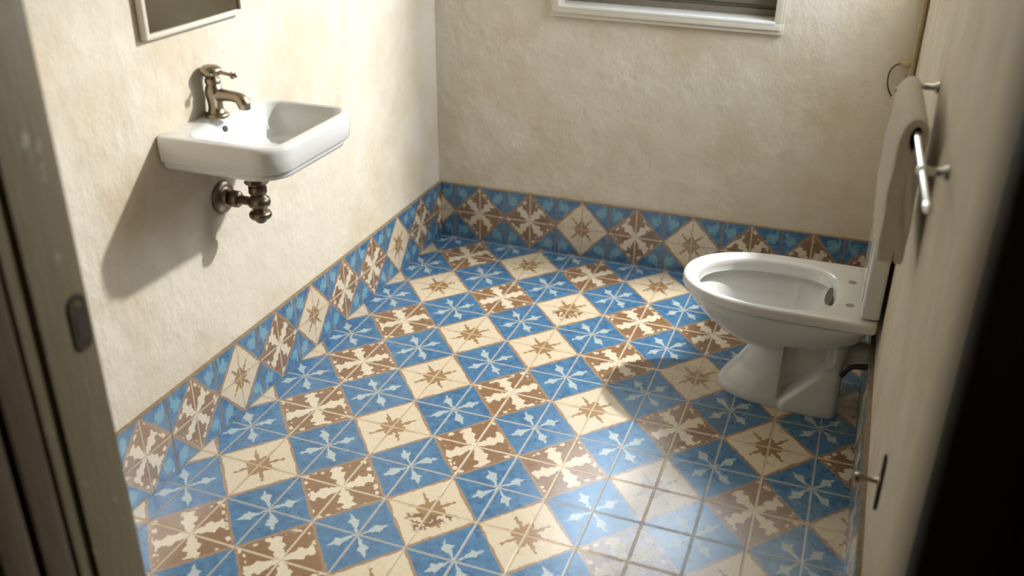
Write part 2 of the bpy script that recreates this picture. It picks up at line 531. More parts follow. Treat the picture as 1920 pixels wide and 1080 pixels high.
# corridor shell on the camera's side of the doorway
CX0, CX1, CY0 = -1.1, 2.0, -3.7
bm = bmesh.new(); box(bm, CX0, CX1, CY0, YF - 0.25, -0.12, 0.0)
finish('floor', bm, M_conc, smooth=False, kind='structure')
bm = bmesh.new(); box(bm, CX0, CX1, CY0, YF - 0.25, ZC, ZC + 0.1)
finish('ceiling', bm, M_corr, smooth=False, kind='structure')
bm = bmesh.new(); box(bm, CX0 - 0.1, CX0, CY0, YF, 0, ZC)
finish('wall_corridor_left', bm, M_corr, smooth=False, kind='structure')
bm = bmesh.new(); box(bm, CX1, CX1 + 0.1, CY0, YF, 0, ZC)
finish('wall_corridor_right', bm, M_corr, smooth=False, kind='structure')
bm = bmesh.new(); box(bm, CX0, CX1, CY0 - 0.1, CY0, 0, ZC)
finish('wall_corridor_rear', bm, M_corr, smooth=False, kind='structure')
bm = bmesh.new()
box(bm, CX0, XL - 0.001, YF - 0.25, YF - 0.10, 0, ZC); box(bm, XR + 0.001, CX1, YF - 0.25, YF - 0.10, 0, ZC)
finish('wall_corridor_front', bm, M_corr, smooth=False, kind='structure')

# ------------------------------------------------------------------ back window
wroot = empty('window_1', ((WX0 + WX1) / 2, YB, WZ0)); wroot['kind'] = 'structure'; wroot.rotation_euler = (0, 0.010, 0)
bm = bmesh.new()
co, ci = (-0.128, 0.766, 1.016, 2.095), (WX0 + 0.006, WX1 - 0.006, WZ0, WZ1 - 0.006)
def casing(bm, o, i, y0, y1, bev=0.003):
    box(bm, o[0], o[1], y0, y1, o[2], i[2], bev=bev)
    box(bm, o[0], o[1], y0, y1, i[3], o[3], bev=bev)
    box(bm, o[0], i[0], y0, y1, i[2] - 0.001, i[3] + 0.001, bev=bev)
    box(bm, i[1], o[1], y0, y1, i[2] - 0.001, i[3] + 0.001, bev=bev)
casing(bm, co, ci, YB - 0.020, YB + 0.004)
casing(bm, (co[0] + 0.010, co[1] - 0.010, co[2] + 0.016, co[3] - 0.010), ci, YB - 0.028, YB - 0.018, 0.003)
finish('window_frame', bm, M_alu, wroot, angle=30)
bm = bmesh.new(); box(bm, WX0 + 0.001, WX1 - 0.001, YB - 0.030, YB + 0.075, WZ0 - 0.006, WZ0 + 0.006, bev=0.004)
finish('window_sill', bm, M_sill, wroot, angle=30)
ys = YB + 0.085
s = empty('sash', (0, 0, 0)); s.parent = wroot; s.location = (0, ys - YB, 0)
bm = bmesh.new()
zt = WZ1
box(bm, WX0, WX1, ys - 0.012, ys + 0.02, WZ0 - 0.004, WZ0 + 0.030, bev=0.003)
box(bm, WX0, WX1, ys, ys + 0.02, WZ0 + 0.030, WZ0 + 0.046, bev=0.002)
box(bm, WX0, WX1, ys - 0.012, ys + 0.02, WZ0 + 0.046, WZ0 + 0.085, bev=0.003)
box(bm, WX0, WX1, ys - 0.012, ys + 0.02, zt - 0.045, zt, bev=0.003)
box(bm, WX0, WX0 + 0.03, ys - 0.012, ys + 0.02, WZ0 + 0.08, zt - 0.04, bev=0.003)
box(bm, WX1 - 0.03, WX1, ys - 0.012, ys + 0.02, WZ0 + 0.08, zt - 0.04, bev=0.003)
finish('sash_frame', bm, M_sash, s, angle=30)
bm = bmesh.new(); box(bm, WX0 + 0.028, WX1 - 0.028, ys + 0.002, ys + 0.006, WZ0 + 0.08, zt - 0.04)
finish('pane', bm, M_glass, s, smooth=False)

# high transom (above the picture) in the right wall
t2 = empty('window_2', (XR, (TY0 + TY1) / 2, TZ0)); t2['kind'] = 'structure'
bm = bmesh.new()
x0, x1 = XR + 0.04, XR + 0.07
box(bm, x0, x1, TY0, TY1, TZ0, TZ0 + 0.025, bev=0.003); box(bm, x0, x1, TY0, TY1, TZ1 - 0.025, TZ1, bev=0.003)
box(bm, x0, x1, TY0, TY0 + 0.02, TZ0 + 0.02, TZ1 - 0.02, bev=0.003); box(bm, x0, x1, TY1 - 0.004, TY1, TZ0 + 0.02, TZ1 - 0.02, bev=0.001)
finish('window_frame', bm, M_alu, t2, angle=30)

# ------------------------------------------------------------------ door frame and door
jamb = empty('trim_1', (-0.12, YF - 0.12, 0)); jamb['kind'] = 'structure'
bm = bmesh.new()
box(bm, DX0, -0.099, YF - 0.105, YF + 0.004, 0, DZ, bev=0.004, seg=3)
box(bm, DX0, -0.107, YF - 0.135, YF - 0.104, 0, DZ, bev=0.002)
finish('jamb_post', bm, M_jamb, jamb, angle=35)
bm = bmesh.new()
box(bm, DX0, -0.120, YF - 0.150, YF - 0.133, 0, DZ, bev=0.003)
box(bm, DX0, -0.100, YF - 0.205, YF - 0.148, 0, DZ, bev=0.005, seg=3)
box(bm, DX0 - 0.03, -0.104, YF - 0.275, YF - 0.215, 0, DZ, bev=0.004)
finish('door_stop', bm, M_jamb_d, jamb, angle=35)
bm = bmesh.new()
zz = 0.965
# lock plate: an oval-ended plate with a worn slot
def plate(bm, yc, zc, hw, hh, x0, x1, n=10):
    pts = []
    for i in range(n + 1):
        a = PI * i / n; pts.append((yc + hw * math.cos(a), zc + hh - hw + hw * math.sin(a)))
    for i in range(n + 1):
        a = PI + PI * i / n; pts.append((yc + hw * math.cos(a), zc - hh + hw + hw * math.sin(a)))
    A = [bm.verts.new((x0, y, z)) for y, z in pts]; B = [bm.verts.new((x1, y, z)) for y, z in pts]
    bm.faces.new(A); bm.faces.new(B)
    for i in range(len(pts)):
        j = (i + 1) % len(pts); bm.faces.new((A[i], A[j], B[j], B[i]))
plate(bm, YF - 0.024, zz, 0.019, 0.052, -0.0995, -0.0955)
st = finish('strike_plate', bm, simple('dark_worn_metal', srgb(84, 78, 66), 0.5, 0.6, 0.5, 80, 0.4), jamb, angle=35)
bm = bmesh.new(); box(bm, -0.0958, -0.0948, YF - 0.033, YF - 0.014, zz - 0.034, zz + 0.018, bev=0.0003)
finish('latch_slot', bm, M_dark_hole, st, smooth=False, label='dark latch slot')
bm = bmesh.new()
lathe(bm, [(0.0, 0.0), (0.006, 0.0), (0.006, 0.001), (0, 0.0018)], (-0.0957, YF - 0.024, zz + 0.035), (1, 0, 0), 14)
finish('screw', bm, M_nickel, st)

# head and right-hand frame of the doorway
bm = bmesh.new()
box(bm, DX0, DX1, YF - 0.25, YF, DZ - 0.03, DZ, bev=0.003)
box(bm, 1.219, DX1 + 0.004, YF - 0.25, YF - 0.001, 0, DZ - 0.03, bev=0.003)
finish('trim_2', bm, M_jamb_d, angle=35, kind='structure')

# dark door leaf standing open towards the camera
leaf = empty('door_1', (1.215, YF - 0.27, 0.0)); leaf['kind'] = 'structure'
def leafbox(bm, a0, a1, b0, b1, z0, z1, bev=0.003):
    """a along the leaf from its hinge, b across its thickness"""
    b2 = bmesh.new(); box(b2, a0, a1, b0, b1, z0, z1, bev=bev)
    hx, hy = 1.232, YF - 0.262
    ex, ey = 1.116, -2.30
    dv = Vector((ex - hx, ey - hy, 0)); dv.normalize(); nv = Vector((-dv.y, dv.x, 0))
    M = Matrix(((dv.x, nv.x, 0, hx), (dv.y, nv.y, 0, hy), (0, 0, 1, 0), (0, 0, 0, 1)))
    merge(bm, b2, 0, M)
LL = 0.454
bm = bmesh.new()
leafbox(bm, 0, LL, 0.006, 0.034, 0.01, DZ - 0.04, 0.001)
for z0, z1 in ((0.01, 0.2), (0.92, 1.08), (1.88, DZ - 0.04)): leafbox(bm, 0.095, LL - 0.095, 0, 0.04, z0, z1)
leafbox(bm, 0, 0.10, 0, 0.04, 0.01, DZ - 0.04, 0.004); leafbox(bm, LL - 0.10, LL, 0, 0.04, 0.01, DZ - 0.04, 0.005)
finish('door_leaf', bm, M_leaf, leaf, angle=35)

# ------------------------------------------------------------------ washbasin
def rrect(x0, x1, y0, y1, r, n=14, rb=None):
    """rounded rectangle, r for the two corners at x1 (front), rb for the back ones"""
    rb = r if rb is None else rb
    pts = []
    for cx, cy, a0, rr in ((x1 - r, y1 - r, 0, r), (x0 + rb, y1 - rb, 90, rb), (x0 + rb, y0 + rb, 180, rb), (x1 - r, y0 + r, 270, r)):
        for i in range(n + 1):
            a = math.radians(a0 + 90 * i / n)
            pts.append((cx + rr * math.cos(a), cy + rr * math.sin(a)))
    return pts
def densify(pts, m=6):
    out = []
    for i in range(len(pts)):
        a, b = pts[i], pts[(i + 1) % len(pts)]
        L = math.dist(a, b); k = max(1, int(L / 0.03))
        for j in range(k): out.append((a[0] + (b[0] - a[0]) * j / k, a[1] + (b[1] - a[1]) * j / k))
    return out
BX0, BX1, BY0, BY1, BZ = XL + 0.001, -0.272, -0.770, -0.330, 0.975
basin = empty('washbasin', (XL, (BY0 + BY1) / 2, 0.86), 'white ceramic wall-hung washbasin with a tap, fixed to the left plaster wall', 'sink')
def basin_mesh():
    bm = bmesh.new()
    def ring(inset, z, r, rb=0.012, back=True):
        i = inset
        # fixed number of points so that rings loft together
        x0 = BX0 if back else BX0 + i
        return [(x, y, z) for x, y in sample(rrect(x0, BX1 - i, BY0 + i, BY1 - i, max(r, 0.01), 14, rb), 128)]
    def sample(pts, n):
        # points by arc angle: same index layout for every ring
        per = []
        k = len(pts) // 4
        out = []
        for c in range(4):
            seg = pts[c * k:(c + 1) * k]
            nxt = pts[((c + 1) * k) % len(pts)]
            out += seg
            a = seg[-1]
            for j in range(1, 12): out.append((a[0] + (nxt[0] - a[0]) * j / 12, a[1] + (nxt[1] - a[1]) * j / 12))
        return out
    def bowl(x0, x1, y0, y1, r, z):
        return [(x, y, z) for x, y in sample(rrect(x0, x1, y0, y1, r, 14), 128)]
    rings = []
    # underside, from the middle out
    rings.append([(x, y, 0.856) for x, y, z in ring(0.150, 0, 0.04)])
    rings.append(ring(0.110, 0.859, 0.06)); rings.append(ring(0.060, 0.868, 0.075))
    rings.append(ring(0.028, 0.878, 0.080)); rings.append(ring(0.017, 0.884, 0.080)); rings.append(ring(0.012, 0.896, 0.080))
    rings.append(ring(0.014, 0.902, 0.080)); rings.append(ring(0.007, 0.903, 0.080))
    rings.append(ring(0.004, 0.905, 0.080)); rings.append(ring(0.002, 0.910, 0.080)); rings.append(ring(0.000, 0.935, 0.080))
    rings.append(ring(0.000, 0.960, 0.080)); rings.append(ring(0.0015, 0.968, 0.079)); rings.append(ring(0.006, 0.9735, 0.076)); rings.append(ring(0.012, 0.975, 0.070))
    # rim to bowl: the deck behind the bowl is wide, the other rims narrow
    ix0, ix1, iy0, iy1 = -0.566, BX1 - 0.036, BY0 + 0.040, BY1 - 0.026
    rings.append(bowl(ix0 - 0.022, ix1 + 0.014, iy0 - 0.016, iy1 + 0.014, 0.055, 0.9755))
    rings.append(bowl(ix0 - 0.010, ix1 + 0.005, iy0 - 0.005, iy1 + 0.005, 0.050, 0.973))
    rings.append(bowl(ix0, ix1, iy0 + 0.003, iy1, 0.046, 0.966))
    rings.append(bowl(ix0 + 0.008, ix1 - 0.006, iy0 + 0.015, iy1 - 0.005, 0.046, 0.945))
    rings.append(bowl(ix0 + 0.020, ix1 - 0.015, iy0 + 0.040, iy1 - 0.013, 0.046, 0.910))
    rings.append(bowl(ix0 + 0.032, ix1 - 0.027, iy0 + 0.070, iy1 - 0.024, 0.046, 0.885))
    rings.append(bowl(ix0 + 0.050, ix1 - 0.046, iy0 + 0.100, iy1 - 0.048, 0.044, 0.874))
    rings.append(bowl(ix0 + 0.085, ix1 - 0.075, iy0 + 0.140, iy1 - 0.100, 0.040, 0.8695))
    rings.append(bowl(-0.455, -0.405, -0.590, -0.540, 0.024, 0.867))
    loft(bm, rings, True, True)
    return bm
finish('basin_body', basin_mesh(), M_porc, basin, angle=60)
bm = bmesh.new()
lathe(bm, [(0, 0.0), (0.016, 0.0), (0.016, 0.003), (0.021, 0.0035), (0.0235, 0.002), (0.024, -0.001)], (-0.430, -0.565, 0.8675), (0, 0, 1), 28)
dr = finish('drain', bm, M_nickel, basin, label='small metal drain ring')
bm = bmesh.new(); lathe(bm, [(0, 0), (0.014, 0), (0.014, 0.0008), (0, 0.0008)], (-0.430, -0.565, 0.8704), (0, 0, 1), 24)
finish('drain_hole', bm, M_dark_hole, dr)
bm = bmesh.new(); lathe(bm, [(0, 0), (0.0085, 0), (0.0085, 0.002), (0.0, 0.002)], (-0.5590, -0.577, 0.951), (0.95, 0, 0.30), 24)
finish('overflow_hole', bm, M_dark_hole, basin, label='dark round overflow hole')

# tap
TX, TY, TZ = -0.603, -0.548, 0.9745
tap = empty('tap', (0, 0, 0)); tap.parent = basin; tap.location = Vector((TX, TY, TZ)) - basin.location
bm = bmesh.new()
lathe(bm, [(0, 0), (0.033, 0), (0.0335, 0.004), (0.031, 0.009), (0.026, 0.011), (0.023, 0.014), (0.0205, 0.024), (0.0205, 0.036),
           (0.0225, 0.050), (0.0245, 0.062), (0.0245, 0.070), (0.0225, 0.080), (0.019, 0.088), (0.0175, 0.091), (0.021, 0.093), (0.0215, 0.104), (0.019, 0.107),
           (0.0135, 0.110), (0.012, 0.116)], (TX, TY, TZ), (0, 0, 1), 36)
tb = finish('tap_body', bm, M_nickel, tap, angle=50)
bm = bmesh.new()
sp = spline([(0.005, 0.060, 0.021), (0.025, 0.062, 0.0175), (0.050, 0.062, 0.0155), (0.072, 0.060, 0.0155), (0.086, 0.055, 0.0175), (0.093, 0.045, 0.018), (0.095, 0.034, 0.0165), (0.095, 0.030, 0.015)], 42)
tube(bm, [(TX + a, TY, TZ + b, r) for a, b, r in sp], 26)
finish('spout', bm, M_nickel, tap, angle=50)
bm = bmesh.new()
lathe(bm, [(0.010, 0.0), (0.016, 0.003), (0.0265, 0.012), (0.0295, 0.020), (0.028, 0.028), (0.020, 0.034), (0.009, 0.036), (0, 0.0365)], (TX - 0.003, TY, TZ + 0.106), (0.05, 0, 1), 32)
hd = finish('tap_handle', bm, M_nickel, tap, angle=60)
bm = bmesh.new()
sp = [(0.018, 0.131, 0.006), (0.035, 0.130, 0.0048), (0.055, 0.128, 0.0045), (0.063, 0.1275, 0.006), (0.067, 0.127, 0.0105), (0.071, 0.1265, 0.011), (0.075, 0.126, 0.006), (0.081, 0.1255, 0.0045), (0.083, 0.125, 0.001)]
tube(bm, [(TX + a, TY, TZ + b - 0.006, r) for a, b, r in sp], 18)
finish('lever', bm, M_nickel, hd, angle=50)

# waste trap below the basin
tr = empty('drain_trap', (0, 0, 0)); tr.parent = basin; tr.location = Vector((-0.522, -0.53, 0.7)) - basin.location
PX, PY, PZ = -0.510, -0.530, 0.722
bm = bmesh.new()
lathe(bm, [(rr, hh * 0.79) for rr, hh in [(0.036, 0.0), (0.034, -0.004), (0.022, -0.010), (0.022, -0.014), (0.026, -0.017), (0.0265, -0.040), (0.023, -0.048), (0.020, -0.052), (0.022, -0.056), (0.031, -0.064),
           (0.0335, -0.078), (0.031, -0.092), (0.022, -0.101), (0.019, -0.107), (0.019, -0.112), (0.029, -0.116), (0.0325, -0.124), (0.0325, -0.134), (0.028, -0.142), (0.018, -0.147), (0.016, -0.154), (0.011, -0.160), (0, -0.161)]],
      (PX, PY, 0.787), (0, 0, 1), 36)
finish('bottle_trap', bm, M_bronze, tr, angle=50)
bm = bmesh.new(); lathe(bm, [(0.016, 0), (0.016, 0.09)], (PX, PY, 0.785), (0, 0, 1), 24)
finish('tailpiece', bm, M_bronze, tr)
bm = bmesh.new()
lathe(bm, [(0.015, 0.010), (0.015, 0.030), (0.023, 0.033), (0.025, 0.038), (0.025, 0.058), (0.021, 0.063), (0.0135, 0.066), (0.0135, 0.105)], (XL, PY, PZ), (1, 0, 0), 30)
finish('waste_pipe', bm, M_bronze, tr, angle=50)
bm = bmesh.new()
lathe(bm, [(0, 0.0015), (0.048, 0.0015), (0.0495, 0.006), (0.047, 0.011), (0.036, 0.015), (0.027, 0.017), (0.024, 0.022), (0.022, 0.028), (0.016, 0.030)], (XL, PY, PZ), (1, 0, 0), 40)
finish('wall_flange', bm, M_bronze, tr, angle=50)

# ------------------------------------------------------------------ toilet
TCY = 0.186
toilet = empty('toilet', (1.0, TCY, 0), 'white ceramic pedestal toilet with raised lid against the right wall', 'toilet')
def egg(xf, xb, hw, n, rear=5.0, cyx=None, cf=0.5):
    """closed outline seen from above; front (small x) elliptical, rear squarish"""
    cx = xf + (xb - xf) * cf
    out = []
    for i in range(n):
        a = 2 * PI * i / n
        c, s_ = math.cos(a), math.sin(a)
        e = 2.0 if c < 0 else rear
        if c < 0: e = 2.15
        L = (cx - xf) if c < 0 else (xb - cx)
        x = cx + L * math.copysign(abs(c) ** (2 / e), c)
        y = hw * math.copysign(abs(s_) ** (2 / e), s_)
        out.append((x, y))
    return out
def even(pts, n):
    L = [0.0]
    for i in range(len(pts)): L.append(L[-1] + math.dist(pts[i], pts[(i + 1) % len(pts)]))
    out, k = [], 0
    for i in range(n):
        d = L[-1] * i / n
        while L[k + 1] < d: k += 1
        t = (d - L[k]) / max(1e-9, L[k + 1] - L[k]); a, b = pts[k], pts[(k + 1) % len(pts)]
        out.append((a[0] + (b[0] - a[0]) * t, a[1] + (b[1] - a[1]) * t))
    return out
_egg = egg
def egg(xf, xb, hw, n, rear=5.0, cyx=None, cf=0.5):
    return even(_egg(xf, xb, hw, 1600, rear, cyx, cf), n)
def toilet_body():
    bm = bmesh.new()
    N = 300
    # z, slope, xf, xb, hw, rear exponent, front share
    S = [(0.000, 0, 0.768, 1.160, 0.118, 9, .50), (0.006, 0, 0.765, 1.162, 0.121, 9, .50), (0.022, 0, 0.768, 1.162, 0.120, 9, .50), (0.05, 0, 0.785, 1.162, 0.114, 8, .48),
         (0.10, 0, 0.822, 1.160, 0.100, 8, .42), (0.15, 0, 0.851, 1.160, 0.092, 8, .38), (0.180, 0.10, 0.862, 1.163, 0.091, 7, .38), (0.194, 0.2, 0.862, 1.166, 0.098, 6, .40),
         (0.203, 0.2, 0.845, 1.172, 0.116, 5, .42), (0.217, 0.17, 0.795, 1.185, 0.140, 4, .45), (0.245, 0.13, 0.735, 1.200, 0.162, 4, .47), (0.285, 0.08, 0.682, 1.212, 0.180, 4, .50),
         (0.325, 0.03, 0.650, 1.218, 0.192, 5, .50), (0.350, 0.0, 0.637, 1.218, 0.197, 8, .50), (0.3560, 0, 0.638, 1.214, 0.1960, 12, .50), (0.3570, 0, 0.641, 1.212, 0.1925, 12, .50), (0.3640, 0, 0.641, 1.212, 0.1920, 12, .50),
         (0.3650, 0, 0.6225, 1.223, 0.2080, 22, .50), (0.3680, 0, 0.6190, 1.225, 0.2105, 22, .50), (0.375, 0, 0.617, 1.225, 0.2115, 22, .50), (0.389, 0, 0.617, 1.225, 0.2115, 22, .50),
         (0.3950, 0, 0.619, 1.224, 0.2095, 22, .50), (0.3990, 0, 0.624, 1.221, 0.2060, 22, .50), (0.400, 0, 0.632, 1.216, 0.2000, 20, .50)]
    # refine the lower part so that the moulded side recess can be pressed in
    T = []
    for a, b in zip(S, S[1:]):
        k = max(1, int(abs(b[0] - a[0]) / 0.005)) if a[0] < 0.25 else 3 if b[0] < 0.35 else 1
        for j in range(k):
            t = j / k
            T.append(tuple(x + (y - x) * t for x, y in zip(a, b)))
    T.append(S[-1])
    rings = []
    for z, sl, xf, xb, hw, e, cf in T:
        r = []
        for x, y in egg(xf, xb, hw, N, e, None, cf):
            zz = z + sl * max(0.0, x - 0.87)
            yy = y
            if zz < 0.26 and abs(y) > 0.03:
                # recess bounded by the front column, the floor flange (a rising diagonal) and the rear post
                floor_line = 0.035 + max(0.0, (x - 0.985)) * 1.05
                w = smooth(0.970, 0.978, x) * (1 - smooth(1.105, 1.130, x)) * smooth(floor_line, floor_line + 0.010, zz) * (1 - smooth(0.215, 0.25, zz))
                yy = math.copysign(abs(y) - 0.056 * w, y)
                # low flange standing out around the foot at the rear
                w2 = smooth(0.975, 0.995, x) * (1 - smooth(floor_line - 0.02, floor_line + 0.006, zz)) * (1 - smooth(0.12, 0.16, zz))
                yy = math.copysign(abs(yy) + 0.010 * w2, y)
            r.append((x, TCY + yy, zz))
        rings.append(r)
    # rim top, in to the opening
    def op(xf, xb, hw, z, e=3.2, dy=-0.014, cf=.52):
        return [(x, TCY + dy + y, z) for x, y in egg(xf, xb, hw, N, e, None, cf)]
    rings += [op(0.650, 1.118, 0.179, 0.4005), op(0.658, 1.108, 0.170, 0.3995), op(0.664, 1.102, 0.165, 0.3965), op(0.668, 1.098, 0.161, 0.390), op(0.670, 1.096, 0.159, 0.378), op(0.671, 1.095, 0.158, 0.3600),
              op(0.672, 1.094, 0.157, 0.3585), op(0.662, 1.105, 0.168, 0.3605), op(0.652, 1.114, 0.178, 0.3600), op(0.651, 1.115, 0.179, 0.352), op(0.656, 1.111, 0.174, 0.342), op(0.668, 1.100, 0.163, 0.325, 3), op(0.690, 1.090, 0.150, 0.290, 3), op(0.735, 1.075, 0.125, 0.255, 2.6),
              op(0.800, 1.060, 0.095, 0.232, 2.4), op(0.860, 1.040, 0.065, 0.222, 2.2), op(0.90, 1.02, 0.04, 0.218, 2.0)]
    loft(bm, rings, True, True)
    return bm
tbody = finish('bowl', toilet_body(), M_porc, toilet, angle=55)
bm = bmesh.new()
lathe(bm, [(0, 0), (0.12, 0.0), (0.12, 0.0005), (0, 0.0005)], (0.93, TCY - 0.014, 0.2405), (0, 0, 1), 48, sa=0.62, sb=1.0)
finish('water', bm, M_water, toilet, label='shallow water in the bowl')
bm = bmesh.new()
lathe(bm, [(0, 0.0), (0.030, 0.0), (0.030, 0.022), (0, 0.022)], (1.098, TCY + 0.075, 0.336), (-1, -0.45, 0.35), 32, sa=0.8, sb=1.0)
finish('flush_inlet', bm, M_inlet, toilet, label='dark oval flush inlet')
for yy in (0.258, 0.088):
    bm = bmesh.new(); lathe(bm, [(0, 0), (0.013, 0.0), (0.013, 0.0012), (0, 0.0014)], (1.141, yy, 0.3998), (0, 0, 1), 24)
    finish('bolt_hole', bm, simple('bolt_grey', srgb(150, 148, 144), 0.4), toilet, label='grey seat-bolt hole')
bm = bmesh.new(); lathe(bm, [(0, 0), (0.004, 0.0), (0, 0.002)], (1.075, TCY - 0.1195, 0.030), (0, -1, 0), 14)
# lid standing upright
bm = bmesh.new()
box(bm, 1.172, 1.226, -0.002, 0.392, 0.404, 0.775, bev=0.012, seg=4)
lid = finish('lid', bm, M_porc, toilet, angle=50)
bm = bmesh.new()
box(bm, 1.1685, 1.176, 0.035, 0.355, 0.44, 0.738, bev=0.003, seg=3)
finish('lid_panel', bm, M_porc, lid, angle=50)
for yy in (0.075, 0.315):
    bm = bmesh.new()
    box(bm, 1.180, 1.215, yy - 0.02, yy + 0.02, 0.3985, 0.410, bev=0.003)
    finish('hinge', bm, M_porc, lid, angle=50)
# waste outlet and dark supply hose behind the foot
bm = bmesh.new()
tube(bm, spline([(1.15, TCY, 0.185, 0.045), (1.18, TCY, 0.185, 0.048), (1.224, TCY, 0.185, 0.048)], 8), 28)
finish('waste_outlet', bm, M_porc, toilet)
bm = bmesh.new()
tube(bm, spline([(1.155, 0.095, 0.150, 0.008), (1.175, 0.088, 0.185, 0.008), (1.195, 0.080, 0.200, 0.008), (1.224, 0.078, 0.205, 0.009)], 24), 14)
finish('supply_hose', bm, M_rubber, toilet, label='dark bent supply hose')

# ------------------------------------------------------------------ mirror
mir = empty('mirror', (XL, -0.56, 1.225), 'rectangular mirror in a thin pale frame on the left wall above the washbasin', 'mirror')
my0, my1, mz0, mz1 = -0.764, -0.352, 1.222, 1.75
mx = XL + 0.002
bm = bmesh.new(); th = 0.022; fw = 0.013
for a in ((my0, my1, mz0, mz0 + fw), (my0, my1, mz1 - fw, mz1), (my0, my0 + fw, mz0 + fw - .001, mz1 - fw + .001), (my1 - fw, my1, mz0 + fw - .001, mz1 - fw + .001)):
    box(bm, mx, mx + th, a[0], a[1], a[2], a[3], bev=0.003)
finish('mirror_frame', bm, M_alu, mir, angle=35)
bm = bmesh.new(); box(bm, mx + 0.001, mx + 0.014, my0 + 0.008, my1 - 0.008, mz0 + 0.008, mz1 - 0.008)
finish('mirror_glass', bm, M_mirror, mir, smooth=False)

# ------------------------------------------------------------------ towel rail and towel
RA, RB = Vector((1.199, -1.08, 1.155)), Vector((1.174, -0.215, 1.155))
rail = empty('towel_rail', (XR, -0.65, 1.13), 'slim chrome towel rail on the right wall holding a small towel', 'towel rail')
bm = bmesh.new()
dR = (RB - RA).normalized()
def rl(t): return RA + (RB - RA) * t
tube(bm, [(*(rl(-0.01)), 0.002), (*rl(0.0), 0.0075), (*rl(0.012), 0.0085), (*rl(0.03), 0.0085), (*rl(0.04), 0.0065), (*rl(0.95), 0.0065), (*rl(0.955), 0.010), (*rl(0.985), 0.010), (*rl(1.0), 0.004)], 20)
finish('rail_bar', bm, M_chrome, rail, angle=50)
for t in (0.24, 0.985):
    c = rl(t); bm = bmesh.new()
    lathe(bm, [(0.0, XR - c.x - 0.001), (0.014, XR - c.x - 0.001), (0.014, XR - c.x - 0.005), (0.011, XR - c.x - 0.009), (0.008, XR - c.x - 0.014), (0.007, 0.012), (0.010, 0.008), (0.010, -0.006), (0.006, -0.010), (0, -0.011)],
          (c.x, c.y, c.z), (1, 0, 0), 24)
    finish('bracket', bm, M_chrome, rail, angle=50)
bm = bmesh.new()
lathe(bm, [(0, 0), (0.006, 0), (0.005, 0.02), (0.008, 0.024), (0.008, 0.034), (0, 0.038)], rl(0.992), (-1, 0, -0.65), 16)
finish('end_cap', bm, M_bronze, rail)

def towel():
    bm = bmesh.new()
    t_near, t_far = 0.515, 0.955
    NW = 40
    # outline of the folded cloth across the bar: (offset towards the wall, height above the bar); thick layers touching below the bar
    outer = [(-0.030, -0.288), (-0.0345, -0.280), (-0.036, -0.20), (-0.0355, -0.12), (-0.034, -0.05), (-0.031, -0.01), (-0.022, 0.017), (-0.002, 0.0285), (0.017, 0.018), (0.0245, -0.008), (0.0255, -0.05), (0.0245, -0.13), (0.0235, -0.22), (0.0225, -0.284), (0.018, -0.292)]
    inner = [(0.006, -0.2915), (0.0, -0.27), (-0.0005, -0.15), (-0.001, -0.05), (0.003, -0.032), (0.009, -0.012), (0.0095, 0.004), (0.004, 0.0125), (-0.004, 0.0125), (-0.011, 0.004), (-0.013, -0.014), (-0.009, -0.034), (-0.002, -0.05), (-0.0015, -0.15), (-0.001, -0.27), (-0.008, -0.2905), (-0.020, -0.291)]
    # even() keeps the ends of each chain; both chains together are one closed section
    def chain(pts, n):
        sp = spline(pts, n); return sp
    sec = chain(outer, 110) + chain(inner, 90)
    rings = []
    for i in range(NW + 1):
        u = i / NW
        c = rl(t_near + (t_far - t_near) * u)
        e = min(u, 1 - u)
        puff = 1.0 - 0.10 * max(0.0, 1 - e / 0.03) ** 2
        rings.append([(c.x + (dx * puff) + 0.0022 * math.sin(u * 8 + dz * 20) * max(0, -dz) / 0.28 + 0.0010 * math.sin(u * 31 + dz * 60),
                       c.y + 0.002 * math.sin(dz * 40), c.z + dz + 0.003 * math.sin(u * 6) * max(0, -dz) / 0.28) for dx, dz in sec])
    loft(bm, rings)
    # end faces: strips between matching points of the outer and the inner chain
    bm.verts.ensure_lookup_table()
    n = len(sec); A = len(chain(outer, 110)); B = n - A
    for base in (0, NW * n):
        i, k = 0, n - 1
        while i < A - 1 or k > A:
            fi = i / (A - 1); fk = (n - 1 - k) / (B - 1)
            if (fi <= fk and i < A - 1) or k <= A:
                tri = (base + i, base + i + 1, base + k); i += 1
            else:
                tri = (base + i, base + k - 1, base + k); k -= 1
            try: bm.faces.new([bm.verts[q] for q in tri])
            except ValueError: pass
    return bm
finish('towel', towel(), M_towel, label='small beige cotton towel folded over the chrome rail on the right wall', cat='towel', angle=60)

# ------------------------------------------------------------------ small fittings
# pipe in the back right corner
pipe = empty('wall_pipe', (1.222, YB, 0.86), 'thin beige pipe running down the back right corner with a clip', 'pipe')
bm = bmesh.new()
tube(bm, [(1.222, YB - 0.014, 0.84, 0.010), (1.222, YB - 0.014, 1.2, 0.010), (1.224, YB - 0.014, 2.6, 0.010)], 18)
finish('pipe_run', bm, M_pipe, pipe)
bm = bmesh.new()
lathe(bm, [(0, 0), (0.010, 0), (0.012, 0.004), (0.012, 0.030), (0.009, 0.034), (0, 0.035)], (1.216, YB - 0.016, 0.945), (-1, 0, 0.05), 24)
finish('pipe_clip', bm, M_pipe, pipe, angle=50)
bm = bmesh.new()
cp = [(1.183, YB - 0.016, 0.945, 0.003), (1.165, YB - 0.018, 0.937, 0.003), (1.152, YB - 0.018, 0.915, 0.003), (1.150, YB - 0.016, 0.88, 0.003), (1.158, YB - 0.012, 0.85, 0.003), (1.172, YB - 0.008, 0.825, 0.003)]
tube(bm, spline(cp, 40), 10)
finish('cord', bm, simple('brown_cord', srgb(104, 86, 62), 0.7), pipe, label='thin brown looped cord')

